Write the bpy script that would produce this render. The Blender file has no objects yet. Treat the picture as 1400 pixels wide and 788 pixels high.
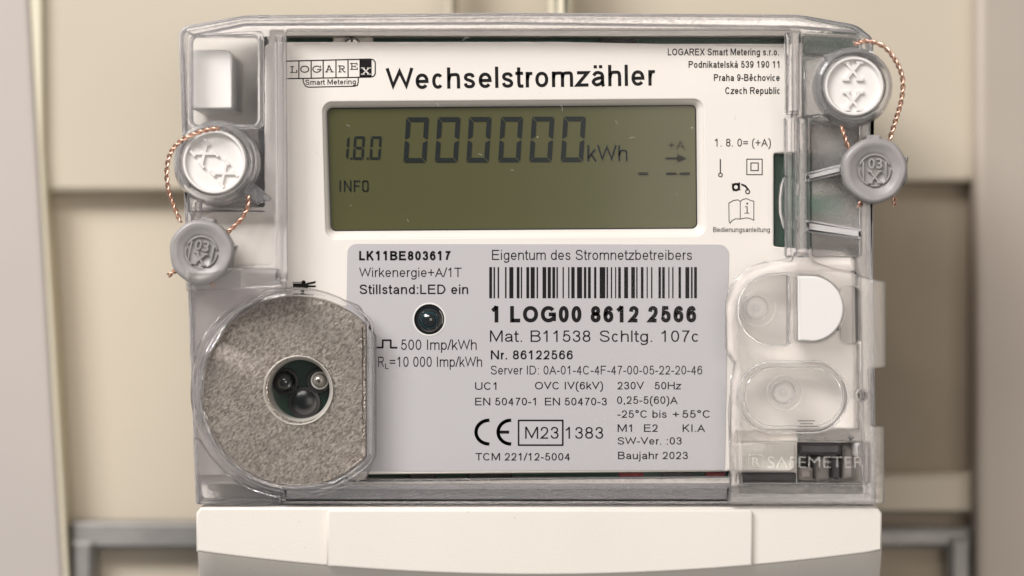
import bpy, bmesh, math, random
from mathutils import Vector, Matrix
from mathutils.geometry import tessellate_polygon
random.seed(7)
PI = math.pi
scene = bpy.context.scene
C = scene.collection
MM = 0.001
S = 0.00015          # metres per photo pixel in the plane of the face plate
D = 0.45             # camera distance to the face plate

# ---------------------------------------------------------------- camera, light, exposure
cam_d = bpy.data.cameras.new('camera'); cam = bpy.data.objects.new('camera', cam_d); C.objects.link(cam)
cam.location = (0, -D, 0); cam.rotation_euler = (PI/2, 0, 0)
cam_d.sensor_width = 36; cam_d.lens = 36*D/(1400*S)
cam_d.clip_start = 0.01; cam_d.clip_end = 20
cam_d.dof.use_dof = True; cam_d.dof.focus_distance = D; cam_d.dof.aperture_fstop = 5.0
scene.camera = cam
w = bpy.data.worlds.new('World'); scene.world = w; w.use_nodes = True
w.node_tree.nodes['Background'].inputs[0].default_value = (1.0, 0.97, 0.94, 1)
w.node_tree.nodes['Background'].inputs[1].default_value = 0.27

def area(name, loc, target, sx, sy, power, col):
    l = bpy.data.lights.new(name, 'AREA'); l.shape = 'RECTANGLE'; l.size = sx; l.size_y = sy
    l.energy = power; l.color = col
    o = bpy.data.objects.new(name, l); C.objects.link(o); o.location = loc
    d = Vector(target) - Vector(loc); o.rotation_euler = d.to_track_quat('-Z', 'Y').to_euler()
    return o
area('window_light', (-0.62, -0.62, 0.70), (0, 0, 0), 0.42, 0.42, 10.9, (1.0, 0.97, 0.95))
area('ceiling_light', (-0.30, -0.85, 0.75), (0, 0, 0), 0.5, 0.3, 6.0, (1.0, 0.95, 0.90))
area('room_light', (0.385, -1.25, 0.08), (0.385, 0, 0.08), 0.6, 0.6, 3.6, (1.0, 0.90, 0.80))
vs = scene.view_settings
vs.view_transform = 'Standard'; vs.look = 'None'; vs.exposure = 0.0; vs.gamma = 1.0; vs.use_curve_mapping = False
cy = scene.cycles
cy.use_denoising = True
cy.max_bounces = 18; cy.transmission_bounces = 16; cy.transparent_max_bounces = 24; cy.glossy_bounces = 6; cy.diffuse_bounces = 4
cy.sample_clamp_indirect = 60.0; cy.blur_glossy = 0.4
cy.caustics_refractive = True; cy.caustics_reflective = False

# ---------------------------------------------------------------- materials
def mat(name, col, rough=0.5, metal=0.0, trans=0.0, ior=1.45, bump=None, vary=None, spec=0.5, sss=0.0, coat=0.0, dust=None):
    m = bpy.data.materials.new(name); m.use_nodes = True
    nt = m.node_tree; b = nt.nodes['Principled BSDF']
    b.inputs['Base Color'].default_value = (*col, 1); b.inputs['Roughness'].default_value = rough
    b.inputs['Metallic'].default_value = metal; b.inputs['Transmission Weight'].default_value = trans
    b.inputs['IOR'].default_value = ior; b.inputs['Specular IOR Level'].default_value = spec
    b.inputs['Coat Weight'].default_value = coat
    if sss:
        b.inputs['Subsurface Weight'].default_value = sss; b.inputs['Subsurface Radius'].default_value = (1, .8, .6)
        b.inputs['Subsurface Scale'].default_value = 0.0015
    tc = nt.nodes.new('ShaderNodeTexCoord')
    if vary:                       # (scale, amount): grain in the colour
        n = nt.nodes.new('ShaderNodeTexNoise'); n.inputs['Scale'].default_value = vary[0]; n.inputs['Detail'].default_value = 6
        nt.links.new(tc.outputs['Object'], n.inputs['Vector'])
        r = nt.nodes.new('ShaderNodeMapRange'); r.inputs['From Min'].default_value = .3; r.inputs['From Max'].default_value = .7
        r.inputs['To Min'].default_value = 1-vary[1]; r.inputs['To Max'].default_value = 1+vary[1]
        nt.links.new(n.outputs['Fac'], r.inputs['Value'])
        mx = nt.nodes.new('ShaderNodeVectorMath'); mx.operation = 'SCALE'; mx.inputs[0].default_value = col
        nt.links.new(r.outputs['Result'], mx.inputs['Scale']); nt.links.new(mx.outputs[0], b.inputs['Base Color'])
        if dust:                   # (scale, size, tone): sparse specks of dirt
            v = nt.nodes.new('ShaderNodeTexVoronoi'); v.inputs['Scale'].default_value = dust[0]; nt.links.new(tc.outputs['Object'], v.inputs['Vector'])
            lt = nt.nodes.new('ShaderNodeMath'); lt.operation = 'LESS_THAN'; lt.inputs[1].default_value = dust[1]; nt.links.new(v.outputs['Distance'], lt.inputs[0])
            d2 = nt.nodes.new('ShaderNodeVectorMath'); d2.operation = 'SCALE'; d2.inputs['Scale'].default_value = dust[2]; nt.links.new(mx.outputs[0], d2.inputs[0])
            m3 = nt.nodes.new('ShaderNodeMixRGB'); nt.links.new(lt.outputs[0], m3.inputs[0]); nt.links.new(mx.outputs[0], m3.inputs[1]); nt.links.new(d2.outputs[0], m3.inputs[2])
            nt.links.new(m3.outputs[0], b.inputs['Base Color'])
    if bump:                       # (scale, strength, distance)
        n = nt.nodes.new('ShaderNodeTexNoise'); n.inputs['Scale'].default_value = bump[0]; n.inputs['Detail'].default_value = 4
        nt.links.new(tc.outputs['Object'], n.inputs['Vector'])
        bp = nt.nodes.new('ShaderNodeBump'); bp.inputs['Strength'].default_value = bump[1]; bp.inputs['Distance'].default_value = bump[2]
        nt.links.new(n.outputs['Fac'], bp.inputs['Height']); nt.links.new(bp.outputs[0], b.inputs['Normal'])
    return m

def sheet_mat(name, tint, rough, fres=1.45, haze=0.0):
    m = bpy.data.materials.new(name); m.use_nodes = True; nt = m.node_tree; nt.nodes.clear()
    out = nt.nodes.new('ShaderNodeOutputMaterial'); tr = nt.nodes.new('ShaderNodeBsdfTransparent'); tr.inputs[0].default_value = (*tint, 1)
    gl = nt.nodes.new('ShaderNodeBsdfGlossy'); gl.inputs['Roughness'].default_value = rough
    fr = nt.nodes.new('ShaderNodeFresnel'); 
    # a thin pane: the same reflectance from both of its sides
    gm = nt.nodes.new('ShaderNodeNewGeometry'); io = nt.nodes.new('ShaderNodeMapRange')
    io.inputs['To Min'].default_value = fres; io.inputs['To Max'].default_value = 1/fres
    nt.links.new(gm.outputs['Backfacing'], io.inputs['Value']); nt.links.new(io.outputs[0], fr.inputs['IOR'])
    mx = nt.nodes.new('ShaderNodeMixShader'); nt.links.new(fr.outputs[0], mx.inputs[0])
    nt.links.new(tr.outputs[0], mx.inputs[1]); nt.links.new(gl.outputs[0], mx.inputs[2])
    last = mx
    if haze:
        df = nt.nodes.new('ShaderNodeBsdfDiffuse'); df.inputs[0].default_value = (.85, .83, .84, 1)
        tl = nt.nodes.new('ShaderNodeBsdfTranslucent'); tl.inputs[0].default_value = (.85, .83, .84, 1)
        a = nt.nodes.new('ShaderNodeAddShader'); nt.links.new(df.outputs[0], a.inputs[0]); nt.links.new(tl.outputs[0], a.inputs[1])
        m2 = nt.nodes.new('ShaderNodeMixShader')
        tc = nt.nodes.new('ShaderNodeTexCoord'); n = nt.nodes.new('ShaderNodeTexNoise'); n.inputs['Scale'].default_value = 160
        nt.links.new(tc.outputs['Object'], n.inputs['Vector'])
        r = nt.nodes.new('ShaderNodeMapRange'); r.inputs['To Min'].default_value = haze*.5; r.inputs['To Max'].default_value = haze*1.5
        nt.links.new(n.outputs['Fac'], r.inputs['Value']); nt.links.new(r.outputs[0], m2.inputs[0])
        nt.links.new(mx.outputs[0], m2.inputs[1]); nt.links.new(df.outputs[0], m2.inputs[2]); last = m2
    nt.links.new(last.outputs[0], out.inputs[0]); return m

M = {}
M['plate'] = mat('plate_plastic', (.79, .745, .70), .42, bump=(5000, .12, .0001), vary=(60, .015), dust=(190, .03, .85))
M['cream'] = mat('cream_plastic', (.77, .73, .675), .42, bump=(3500, .35, .00015), vary=(40, .02), dust=(260, .045, .80))
M['cap'] = mat('cap_plastic', (.76, .74, .72), .6, spec=.3)
M['label'] = mat('label_foil', (.49, .476, .492), .5, vary=(9000, .05), bump=(2500, .1, .00005))
M['block'] = mat('white_block_plastic', (.90, .885, .86), .45)
M['scratch'] = sheet_mat('scratch', (.9, .9, .88), .4, 1.6, .35)
M['ink'] = mat('ink', (.012, .011, .012), .6, spec=.12)
M['inksoft'] = mat('grey_ink', (.06, .055, .055), .5)
M['black'] = mat('black_plastic', (.012, .012, .014), .35)
M['darkgrey'] = mat('dark_grey_plastic', (.06, .055, .06), .5, vary=(500, .3))
M['pcb'] = mat('circuit_board_green', (.010, .075, .046), .35, vary=(900, .25))
M['pcbgrey'] = mat('solder_mask_grey_green', (.035, .095, .070), .45, vary=(300, .12))
M['red'] = mat('red_component', (.45, .03, .04), .4)
M['seg'] = mat('lcd_segment', (.010, .015, .015), .25, spec=.35)
M['segpale'] = mat('lcd_segment_pale', (.016, .016, .012), .25, spec=.3)
M['clear'] = mat('clear_plastic', (.98,.97,.98), .07, trans=.90, ior=1.42)
M['frost'] = mat('satin_clear_plastic', (1, .99, .985), .12, trans=.97, ior=1.45, bump=(500, .14, .001))
M['satin'] = mat('satin_moulded_plastic', (1, .99, 1), .12, trans=.975, ior=1.45, bump=(420, .14, .0012))
M['pebble'] = mat('pebbled_clear_plastic', (.985, .97, .985), .16, trans=.96, ior=1.43, bump=(2200, .8, .0004))
M['milky'] = mat('milky_plastic', (.94, .925, .94), .2, trans=.6, ior=1.45)
M['midgrey'] = mat('mid_grey_plastic', (.20, .185, .175), .5)
M['socket'] = mat('socket_plastic', (.985, .975, .98), .08, trans=.86, ior=1.4)
M['pebwin'] = mat('pebbled_pane', (.99, .98, .97), .36, trans=.86, ior=1.35, bump=(2200, .8, .0004))
M['seal'] = mat('grey_seal_plastic', (.31, .295, .293), .30, vary=(300, .08), bump=(800, .15, .0002))
M['screw'] = mat('screw_metal', (.62, .58, .52), .3, metal=1)
M['copper'] = mat('copper_wire', (.74, .47, .36), .32, metal=1, vary=(1500, .2))
M['lens'] = mat('dark_lens', (.006, .010, .012), .04, coat=1)
M['emb'] = mat('clear_lettering', (1, .99, .98), .06, trans=.91, ior=1.42)
M['lens2'] = mat('dark_window', (.006, .008, .009), .25)
M['lensteal'] = mat('teal_lens_ring', (.012, .04, .05), .12)
M['rim'] = mat('polished_rim', (.86, .82, .76), .38, metal=.5)
M['bronze'] = mat('clear_led', (.75, .70, .62), .12, trans=.6)
M['galv'] = mat('galvanised_steel', (.33, .32, .31), .5, metal=.5, vary=(35, .3), bump=(60, .5, .002))

M['sheet'] = sheet_mat('clear_sheet', (.99, .99, .99), .05, 1.16)
M['hazy'] = sheet_mat('hazy_clear_sheet', (.985, .98, .98), .12, 1.4, .05)

def lcd_mat():
    m = mat('lcd_glass', (.115, .112, .052), .20, spec=.5)
    nt = m.node_tree; b = nt.nodes['Principled BSDF']; tc = nt.nodes.new('ShaderNodeTexCoord')
    n = nt.nodes.new('ShaderNodeTexNoise'); n.inputs['Scale'].default_value = 6000; n.inputs['Detail'].default_value = 2
    nt.links.new(tc.outputs['Object'], n.inputs['Vector'])
    v = nt.nodes.new('ShaderNodeTexVoronoi'); v.inputs['Scale'].default_value = 170; nt.links.new(tc.outputs['Object'], v.inputs['Vector'])
    lt = nt.nodes.new('ShaderNodeMath'); lt.operation = 'LESS_THAN'; lt.inputs[1].default_value = .035
    nt.links.new(v.outputs['Distance'], lt.inputs[0])
    cr = nt.nodes.new('ShaderNodeValToRGB'); cr.color_ramp.elements[0].color = (.066, .065, .025, 1); cr.color_ramp.elements[1].color = (.086, .085, .036, 1)
    cr.color_ramp.elements[0].position = .35; cr.color_ramp.elements[1].position = .65
    nt.links.new(n.outputs['Fac'], cr.inputs[0])
    mx = nt.nodes.new('ShaderNodeMixRGB'); nt.links.new(lt.outputs[0], mx.inputs[0]); nt.links.new(cr.outputs[0], mx.inputs[1]); mx.inputs[2].default_value = (.30, .28, .2, 1)
    nt.links.new(mx.outputs[0], b.inputs['Base Color']); return m
M['lcd'] = lcd_mat()
M['pcbbright'] = mat('bright_green_board', (.015, .20, .11), .4)
M['pcbdark'] = mat('port_board_green', (.005, .028, .018), .3)

def sinter_mat():
    m = mat('grainy_nickel', (.45, .40, .355), .30, metal=.75)
    nt = m.node_tree; b = nt.nodes['Principled BSDF']; tc = nt.nodes.new('ShaderNodeTexCoord')
    m0 = nt.nodes.new('ShaderNodeMapping'); m0.inputs['Rotation'].default_value = (0, math.radians(48), 0); nt.links.new(tc.outputs['Object'], m0.inputs[0])
    mp = nt.nodes.new('ShaderNodeMapping'); mp.inputs['Scale'].default_value = (1, 1, 2.0)
    nt.links.new(m0.outputs[0], mp.inputs[0])
    v = nt.nodes.new('ShaderNodeTexNoise'); v.inputs['Scale'].default_value = 1400; v.inputs['Detail'].default_value = 3; v.inputs['Roughness'].default_value = .65
    nt.links.new(mp.outputs[0], v.inputs['Vector'])
    bp = nt.nodes.new('ShaderNodeBump'); bp.inputs['Strength'].default_value = .9; bp.inputs['Distance'].default_value = .0038
    nt.links.new(v.outputs['Fac'], bp.inputs['Height']); nt.links.new(bp.outputs[0], b.inputs['Normal'])
    cr = nt.nodes.new('ShaderNodeValToRGB'); cr.color_ramp.elements[0].color = (.42, .345, .29, 1); cr.color_ramp.elements[1].color = (1.0, .92, .83, 1)
    cr.color_ramp.elements[0].position = .35; cr.color_ramp.elements[1].position = .65
    nt.links.new(v.outputs['Fac'], cr.inputs[0]); nt.links.new(cr.outputs[0], b.inputs['Base Color'])
    return m
M['sinter'] = sinter_mat()

# ---------------------------------------------------------------- geometry helpers
def P(px, py, d=0.0):
    """photo pixel at depth d millimetres in front of the face plate -> point of the scene"""
    f = (D - d*MM)/D
    return Vector(((px-700)*S*f, -d*MM, (394-py)*S*f))

def link(name, me, m, parent=None):
    o = bpy.data.objects.new(name, me); C.objects.link(o)
    if m is not None and not me.materials: me.materials.append(M[m] if isinstance(m, str) else m)
    if parent is not None: o.parent = parent
    return o
def from_bm(name, bm, m, parent=None, smooth=False):
    me = bpy.data.meshes.new(name)
    if smooth:
        for f in bm.faces: f.smooth = True
    bm.to_mesh(me); bm.free()
    return link(name, me, m, parent)
def thing(name, label, cat, loc=(0, 0, 0), group=None):
    o = bpy.data.objects.new(name, None); C.objects.link(o); o.location = loc
    o['label'] = label; o['category'] = cat; o.empty_display_size = .01
    if group: o['group'] = group
    return o

def circ(cx, cy, r, n=64, a0=0, a1=360, ry=None):
    full = abs(a1-a0) >= 360
    k = n if full else n+1
    ry = r if ry is None else ry
    return [(cx+r*math.cos(math.radians(a0+(a1-a0)*i/n)), cy-ry*math.sin(math.radians(a0+(a1-a0)*i/n))) for i in range(k)]
def rp(pts, r=4, seg=6):
    """polygon with rounded corners; a point may carry its own radius"""
    out = []; n = len(pts)
    for i, p in enumerate(pts):
        rr = p[2] if len(p) > 2 else r
        a = Vector(pts[i-1][:2]); b = Vector(p[:2]); c = Vector(pts[(i+1) % n][:2])
        u = (a-b); v = (c-b); lu = u.length; lv = v.length; u.normalize(); v.normalize()
        ang = u.angle(v) if lu and lv else PI
        if rr <= 0 or ang > math.radians(174): out.append(tuple(b)); continue
        t = min(rr/math.tan(ang/2), lu*.48, lv*.48); rr = t*math.tan(ang/2)
        bis = (u+v).normalized(); cen = b + bis*(rr/math.sin(ang/2))
        s = b+u*t-cen; e = b+v*t-cen
        a0 = math.atan2(s.y, s.x); a1 = math.atan2(e.y, e.x); da = (a1-a0+PI) % (2*PI) - PI
        for k in range(seg+1):
            t_ = a0+da*k/seg; out.append((cen.x+rr*math.cos(t_), cen.y+rr*math.sin(t_)))
    return out
def rrect(x0, y0, x1, y1, r=4, seg=6): return rp([(x0, y0), (x1, y0), (x1, y1), (x0, y1)], r, seg)
def area2(l): return sum(l[i-1][0]*l[i][1]-l[i][0]*l[i-1][1] for i in range(len(l)))/2
def clean(l):
    o = []
    for p in l:
        if not o or math.dist(o[-1], p) > 1e-6: o.append(p)
    if math.dist(o[0], o[-1]) < 1e-6: o.pop()
    return o
def inset(l, t):
    if t == 0: return [tuple(p) for p in l]
    n = len(l); out = []
    for i in range(n):
        a = Vector(l[i-1]); b = Vector(l[i]); c = Vector(l[(i+1) % n])
        d1 = (b-a).normalized(); d2 = (c-b).normalized()
        n1 = Vector((-d1.y, d1.x)); n2 = Vector((-d2.y, d2.x)); nn = n1+n2
        if nn.length < 1e-6: nn = n1
        nn.normalize(); k = max(.35, nn.dot(n1)); q = b+nn*(t/k); out.append((q.x, q.y))
    return out
def extr(name, loops, d0, d1, bev=.3, m='cream', parent=None, bseg=4, backbev=0, at=None):
    """solid between depths d0 (back) and d1 (front, nearer the camera) from pixel loops (first outer, others holes)"""
    f = (D - d1*MM)/D
    L = []
    for i, l in enumerate(loops):
        q = clean([((x-700)*S*f, (394-y)*S*f) for x, y in l])
        if (area2(q) > 0) != (i == 0): q.reverse()
        L.append(q)
    b = bev*MM; bb = backbev*MM
    prof = []
    for k in range(bseg+1):
        a = PI/2*k/bseg; prof.append((b*(1-math.sin(a)), d1*MM-b*(1-math.cos(a))))
    if not b: prof = [(0, d1*MM)]
    if bb:
        for k in range(3):
            a = PI/2*k/2; prof.append((bb*(1-math.cos(a)), d0*MM+bb*(1-math.sin(a))))
    else: prof.append((0, d0*MM))
    bm = bmesh.new(); front = []; back = []
    for l in L:
        rings = [[bm.verts.new((x, -z, y)) for x, y in inset(l, t)] for t, z in prof]
        for r0, r1 in zip(rings, rings[1:]):
            n = len(r0)
            for i in range(n):
                j = (i+1) % n
                fc = bm.faces.new((r0[i], r1[i], r1[j], r0[j])); fc.smooth = True
        front.append(rings[0]); back.append(rings[-1])
    for rings, flip in ((front, False), (back, True)):
        flat = [v for r in rings for v in r]
        tris = tessellate_polygon([[Vector((v.co.x, v.co.z, 0)) for v in r] for r in rings])
        for t in tris:
            vs_ = [flat[i] for i in t]
            if len(set(vs_)) < 3: continue
            nz = (vs_[1].co-vs_[0].co).cross(vs_[2].co-vs_[0].co).y
            if (nz < 0) == flip: vs_.reverse()
            try: bm.faces.new(vs_)
            except ValueError: pass
    # side walls: smooth, but break where walls turn sharply
    for e in bm.edges:
        if len(e.link_faces) == 2 and e.link_faces[0].smooth and e.link_faces[1].smooth:
            try:
                if e.calc_face_angle() > math.radians(35): e.smooth = False
            except ValueError: pass
    bmesh.ops.recalc_face_normals(bm, faces=bm.faces[:])
    return from_bm(name, bm, m, parent)
def bars(name, quads, d, m, parent, th=0.0):
    """flat print: list of pixel polygons in one mesh at depth d"""
    bm = bmesh.new()
    for q in quads:
        vs_ = [bm.verts.new(P(x, y, d)) for x, y in q]
        fc = bm.faces.new(vs_)
        fc.normal_update()
        if fc.normal.y > 0: fc.normal_flip()
    return from_bm(name, bm, m, parent)
def rect(x0, y0, x1, y1): return [(x0, y0), (x1, y0), (x1, y1), (x0, y1)]
def stroke(pts, wd, closed=False):
    """polyline -> quads of width wd"""
    out = []; n = len(pts)
    for i in range(n if closed else n-1):
        a = Vector(pts[i]); b = Vector(pts[(i+1) % n]); u = (b-a)
        if u.length < 1e-6: continue
        u.normalize(); p = Vector((-u.y, u.x))*wd/2; e = u*wd*.25
        out.append([tuple(a-e+p), tuple(b+e+p), tuple(b+e-p), tuple(a-e-p)])
    return out
def sheet(name, loops, d, m, parent):
    f = (D - d*MM)/D
    L = [[Vector(((x-700)*S*f, (394-y)*S*f, 0)) for x, y in clean(l)] for l in loops]
    flat = [v for l in L for v in l]; bm = bmesh.new(); V = [bm.verts.new((v.x, -d*MM, v.y)) for v in flat]
    for t in tessellate_polygon(L):
        fc = bm.faces.new([V[i] for i in t]); fc.normal_update()
        if fc.normal.y > 0: fc.normal_flip()
    return from_bm(name, bm, m, parent)
def loft(name, rings, m, parent, closed=True, smooth=True):
    """rings: list of (loop, depth) with equal counts"""
    bm = bmesh.new(); R = [[bm.verts.new(P(x, y, d)) for x, y in l] for l, d in rings]
    for a, b in zip(R, R[1:]):
        n = len(a)
        for i in range(n if closed else n-1):
            j = (i+1) % n; fc = bm.faces.new((a[i], a[j], b[j], b[i])); fc.smooth = smooth
    bmesh.ops.recalc_face_normals(bm, faces=bm.faces[:])
    return from_bm(name, bm, m, parent)
def lathe(name, cx, cy, prof, m, parent, n=64, dref=0, ry=1.0, wob=None, smooth=True, sharp=40):
    """prof: (radius px, depth mm) list turned about the axis that points at the viewer"""
    c = P(cx, cy, dref); bm = bmesh.new(); R = []
    for r, d in prof:
        if r <= 1e-6: R.append([bm.verts.new((c.x, -d*MM, c.z))])
        else:
            R.append([bm.verts.new((c.x+r*S*(wob(a) if wob else 1)*math.cos(a), -d*MM, c.z+r*ry*S*(wob(a) if wob else 1)*math.sin(a))) for a in [2*PI*i/n for i in range(n)]])
    for a, b in zip(R, R[1:]):
        for i in range(n):
            j = (i+1) % n
            q = [a[i % len(a)], a[j % len(a)], b[j % len(b)], b[i % len(b)]]
            u = []
            for v in q:
                if v not in u: u.append(v)
            if len(u) > 2: fc = bm.faces.new(u); fc.smooth = smooth
    bmesh.ops.recalc_face_normals(bm, faces=bm.faces[:])
    for e in bm.edges:
        if len(e.link_faces) == 2 and e.calc_face_angle(0) > math.radians(sharp): e.smooth = False
    return from_bm(name, bm, m, parent)
def tube(bm, pts, r, n=8):
    prev = None; up = Vector((.3, .2, 1)).normalized(); rings = []
    for i, p in enumerate(pts):
        t = (pts[min(i+1, len(pts)-1)]-pts[max(i-1, 0)]).normalized()
        x = t.cross(up) if prev is None else prev-t*prev.dot(t)
        x.normalize(); prev = x; y = t.cross(x)
        rings.append([bm.verts.new(p+(x*math.cos(2*PI*k/n)+y*math.sin(2*PI*k/n))*r) for k in range(n)])
    for a, b in zip(rings, rings[1:]):
        for k in range(n):
            fc = bm.faces.new((a[k], a[(k+1) % n], b[(k+1) % n], b[k])); fc.smooth = True
    bm.faces.new(rings[0][::-1]); bm.faces.new(rings[-1])
def catmull(P_, n=14):
    out = []
    for i in range(len(P_)-1):
        p0 = P_[max(i-1, 0)]; p1 = P_[i]; p2 = P_[i+1]; p3 = P_[min(i+2, len(P_)-1)]
        for k in range(n):
            t = k/n; out.append(.5*((2*p1)+(p2-p0)*t+(2*p0-5*p1+4*p2-p3)*t*t+(3*p1-p0-3*p2+p3)*t**3))
    out.append(P_[-1]); return out
def twisted(name, pts3, parent, r=.23*MM, off=.30*MM, pitch=2.9*MM, strands=2):
    line = catmull(pts3, 26); bm = bmesh.new()
    for s in range(strands):
        L = 0; out = []; prev = None
        for i, p in enumerate(line):
            if i: L += (p-line[i-1]).length
            t = (line[min(i+1, len(line)-1)]-line[max(i-1, 0)]).normalized()
            x = t.cross(Vector((0, 1, 0.01))) if prev is None else prev-t*prev.dot(t)
            x.normalize(); prev = x; y = t.cross(x)
            a = 2*PI*(L/pitch+s/strands)+.5*math.sin(L/pitch*1.7)
            out.append(p+(x*math.cos(a)+y*math.sin(a))*off)
        tube(bm, out, r, 8)
    return from_bm(name, bm, 'copper', parent)

CAPH = .682
def text(s, x0, x1, base, cap, parent, d=.17, weight=0.0, rot=0.0, m='ink', name='printed_text', th=0.0, bev=0.0, shear=0.0, capref=None, center=None):
    """a line of print: fitted between x0 and x1 on the baseline with the given capital height (pixels)"""
    c = bpy.data.curves.new('t', 'FONT'); c.body = s; c.resolution_u = 3; c.offset = weight; c.shear = shear
    if th: c.extrude = 1.0
    o = bpy.data.objects.new('t', c); C.objects.link(o)
    me = bpy.data.meshes.new_from_object(o.evaluated_get(bpy.context.evaluated_depsgraph_get()))
    bpy.data.objects.remove(o); bpy.data.curves.remove(c)
    xs = [v.co.x for v in me.vertices]; a, b = min(xs), max(xs)
    f = (D-d*MM)/D; sx = (x1-x0)/(b-a); sy = cap/(CAPH+2*weight)
    cr, sr = math.cos(rot), math.sin(rot)
    for v in me.vertices:
        X = (v.co.x-a)*sx; Y = (v.co.y+weight)*sy; px = x0+X*cr-Y*sr*1.0; py = base-(X*sr+Y*cr)
        z = d if not th else d+(th if v.co.z > 0 else 0)
        q = P(px, py, d); v.co = (q.x, -z*MM, q.z)
    me.update(); me.name = name
    if not th:
        bm = bmesh.new(); bm.from_mesh(me)
        for fc in bm.faces:
            if fc.normal.y > 0: fc.normal_flip()
        bm.to_mesh(me); bm.free()
    me.materials.clear()
    return link(name, me, m, parent)

ADV = dict(A=.93, B=.93, C=1.0, D=1.0, E=.93, F=.85, G=1.09, H=1.0, I=.39, J=.7, K=.93, L=.78, M=1.16, N=1.0, O=1.09, P=.93, Q=1.09, R=1.0, S=.93, T=.85, U=1.0, V=.93, W=1.32, X=.93, Y=.93, Z=.85,
           a=.776, b=.776, c=.70, d=.776, e=.776, f=.40, g=.776, h=.776, i=.31, j=.31, k=.70, l=.31, m=1.16, n=.776, o=.776, p=.776, q=.776, r=.465, s=.70, t=.40, u=.776, v=.70, w=1.0, x=.70, y=.70, z=.70)
for c_ in '0123456789': ADV[c_] = .776
ADV.update({' ': .39, '.': .37, ',': .37, ':': .37, '-': .465, '(': .465, ')': .465, '+': .816, '=': .816, '/': .39, '°': .56, 'ä': .776, 'á': .776, 'ě': .776})
def cm2(pts, n=5): return [(p.x, p.y) for p in catmull([Vector((a, b, 0)) for a, b in pts], n)]
S_ = [(.97, .76), (.84, .94), (.5, 1), (.14, .93), (.03, .74), (.18, .60), (.5, .52), (.84, .42), (1, .25), (.86, .06), (.5, 0), (.13, .07), (0, .27)]
SIX = [(.95, .77), (.82, .95), (.54, 1), (.16, .85), (0, .45), (.1, .12), (.5, 0), (.88, .09), (1, .31), (.88, .55), (.53, .63), (.18, .55), (.01, .36)]
def glyph2(ch, w):
    """centre lines of a grotesque letter of capital height 1 (y up); polylines"""
    h = w/2; X = .73; adv = ADV[ch]; sb = .085 if ch not in 'AVWXYTvwxyz/kt' else .03
    if ch in 'tfr': sb = .04
    l = sb+h; r = adv-sb-h; 
    def U(pts, H=1.0, b=0.0): return [(l+u*(r-l), b+h+v*(H-b-2*h)) for u, v in pts]
    def El(H, b=0.0, a0=0, a1=360, l_=None, r_=None, n=22):
        L = l if l_ is None else l_; R = r if r_ is None else r_
        cx = (L+R)/2; rx = (R-L)/2; cy_ = (H+b)/2; ry = (H-b)/2-h
        return [(cx+rx*math.copysign(abs(math.cos(t))**.93, math.cos(t)), cy_+ry*math.copysign(abs(math.sin(t))**.93, math.sin(t))) for t in [math.radians(a0+(a1-a0)*k/n) for k in range(n+1)]]
    dot = lambda x, y, s=1.0: [(x, y-h*s), (x, y+h*s)]
    if ch in 'ä': return glyph2('a', w)+[dot(adv*.34, 1-h), dot(adv*.66, 1-h)]
    if ch in 'á': return glyph2('a', w)+[[(adv*.45, .83), (adv*.6, 1.02)]]
    if ch in 'ě': return glyph2('e', w)+[[(adv*.32, 1.0), (adv*.5, .85), (adv*.68, 1.0)]]
    if ch == ' ': return []
    if ch in '.': return [dot(adv/2, h)]
    if ch == ',': return [dot(adv/2, h), [(adv/2+h*.3, 0), (adv/2-h*.3, -.14)]]
    if ch == ':': return [dot(adv/2, h), dot(adv/2, X-h)]
    if ch == '-': return [[(.05, .36), (adv-.05, .36)]]
    if ch == '+': return [[(.08, .48), (adv-.08, .48)], [(adv/2, .13), (adv/2, .83)]]
    if ch == '=': return [[(.08, .36), (adv-.08, .36)], [(adv/2-.33, .62), (adv/2+.33, .62)]]
    if ch == '/': return [[(.02, 0), (adv-.02, 1.02)]]
    if ch == '°': return [circ(adv/2, .84, .14, 14)+[(adv/2+.14, .84)]]
    if ch == '(': return [cm2([(adv-.06, 1.03), (l+.06, .8), (l, .37), (l+.06, -.06), (adv-.06, -.29)])]
    if ch == ')': return [cm2([(.06, 1.03), (r-.06, .8), (r, .37), (r-.06, -.06), (.06, -.29)])]
    if ch == '0': return [El(1)]
    if ch == '1': x = adv*.54; return [[(x, 0), (x, 1.0)], cm2([(adv*.2, .72), (adv*.38, .82), (x, .98)])]
    if ch == '2': return [cm2(U([(.04, .70), (.14, .92), (.5, 1), (.86, .92), (.96, .72), (.84, .48), (.48, .25), (.14, .08)]))+U([(.02, 0), (1.08, 0)])]
    if ch == '3': return [cm2(U([(.03, .74), (.18, .94), (.48, 1), (.84, .92), (.93, .75), (.80, .58), (.42, .53)])), cm2(U([(.42, .53), (.85, .46), (1, .27), (.84, .06), (.47, 0), (.14, .07), (0, .26)]))]
    if ch == '4': return [U([(.74, -.1), (.74, 1)]), U([(.74, 1.0), (0, .27), (1.1, .27)])]
    if ch == '5': return [U([(.93, 1), (.2, 1)])+cm2(U([(.08, .49), (.28, .61), (.52, .64), (.88, .54), (1, .32), (.86, .07), (.47, 0), (.13, .08), (0, .26)]))]
    if ch == '6': return [cm2(U(SIX))]
    if ch == '9': return [cm2(U([(1-a, 1-b) for a, b in SIX]))]
    if ch == '7': return [U([(0, 1), (1, 1)])+cm2(U([(.98, .98), (.62, .58), (.4, .22), (.33, -.07)]))]
    if ch == '8':
        return [El(1, .52-h, l_=l+.03, r_=r-.03), El(.52+h, 0)]
    if ch == 'A': return [[(.03+h*.7, 0), (adv/2, 1-h*2.0), (adv-.03-h*.7, 0)], [(adv*.24, .34), (adv*.76, .34)]]
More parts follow.
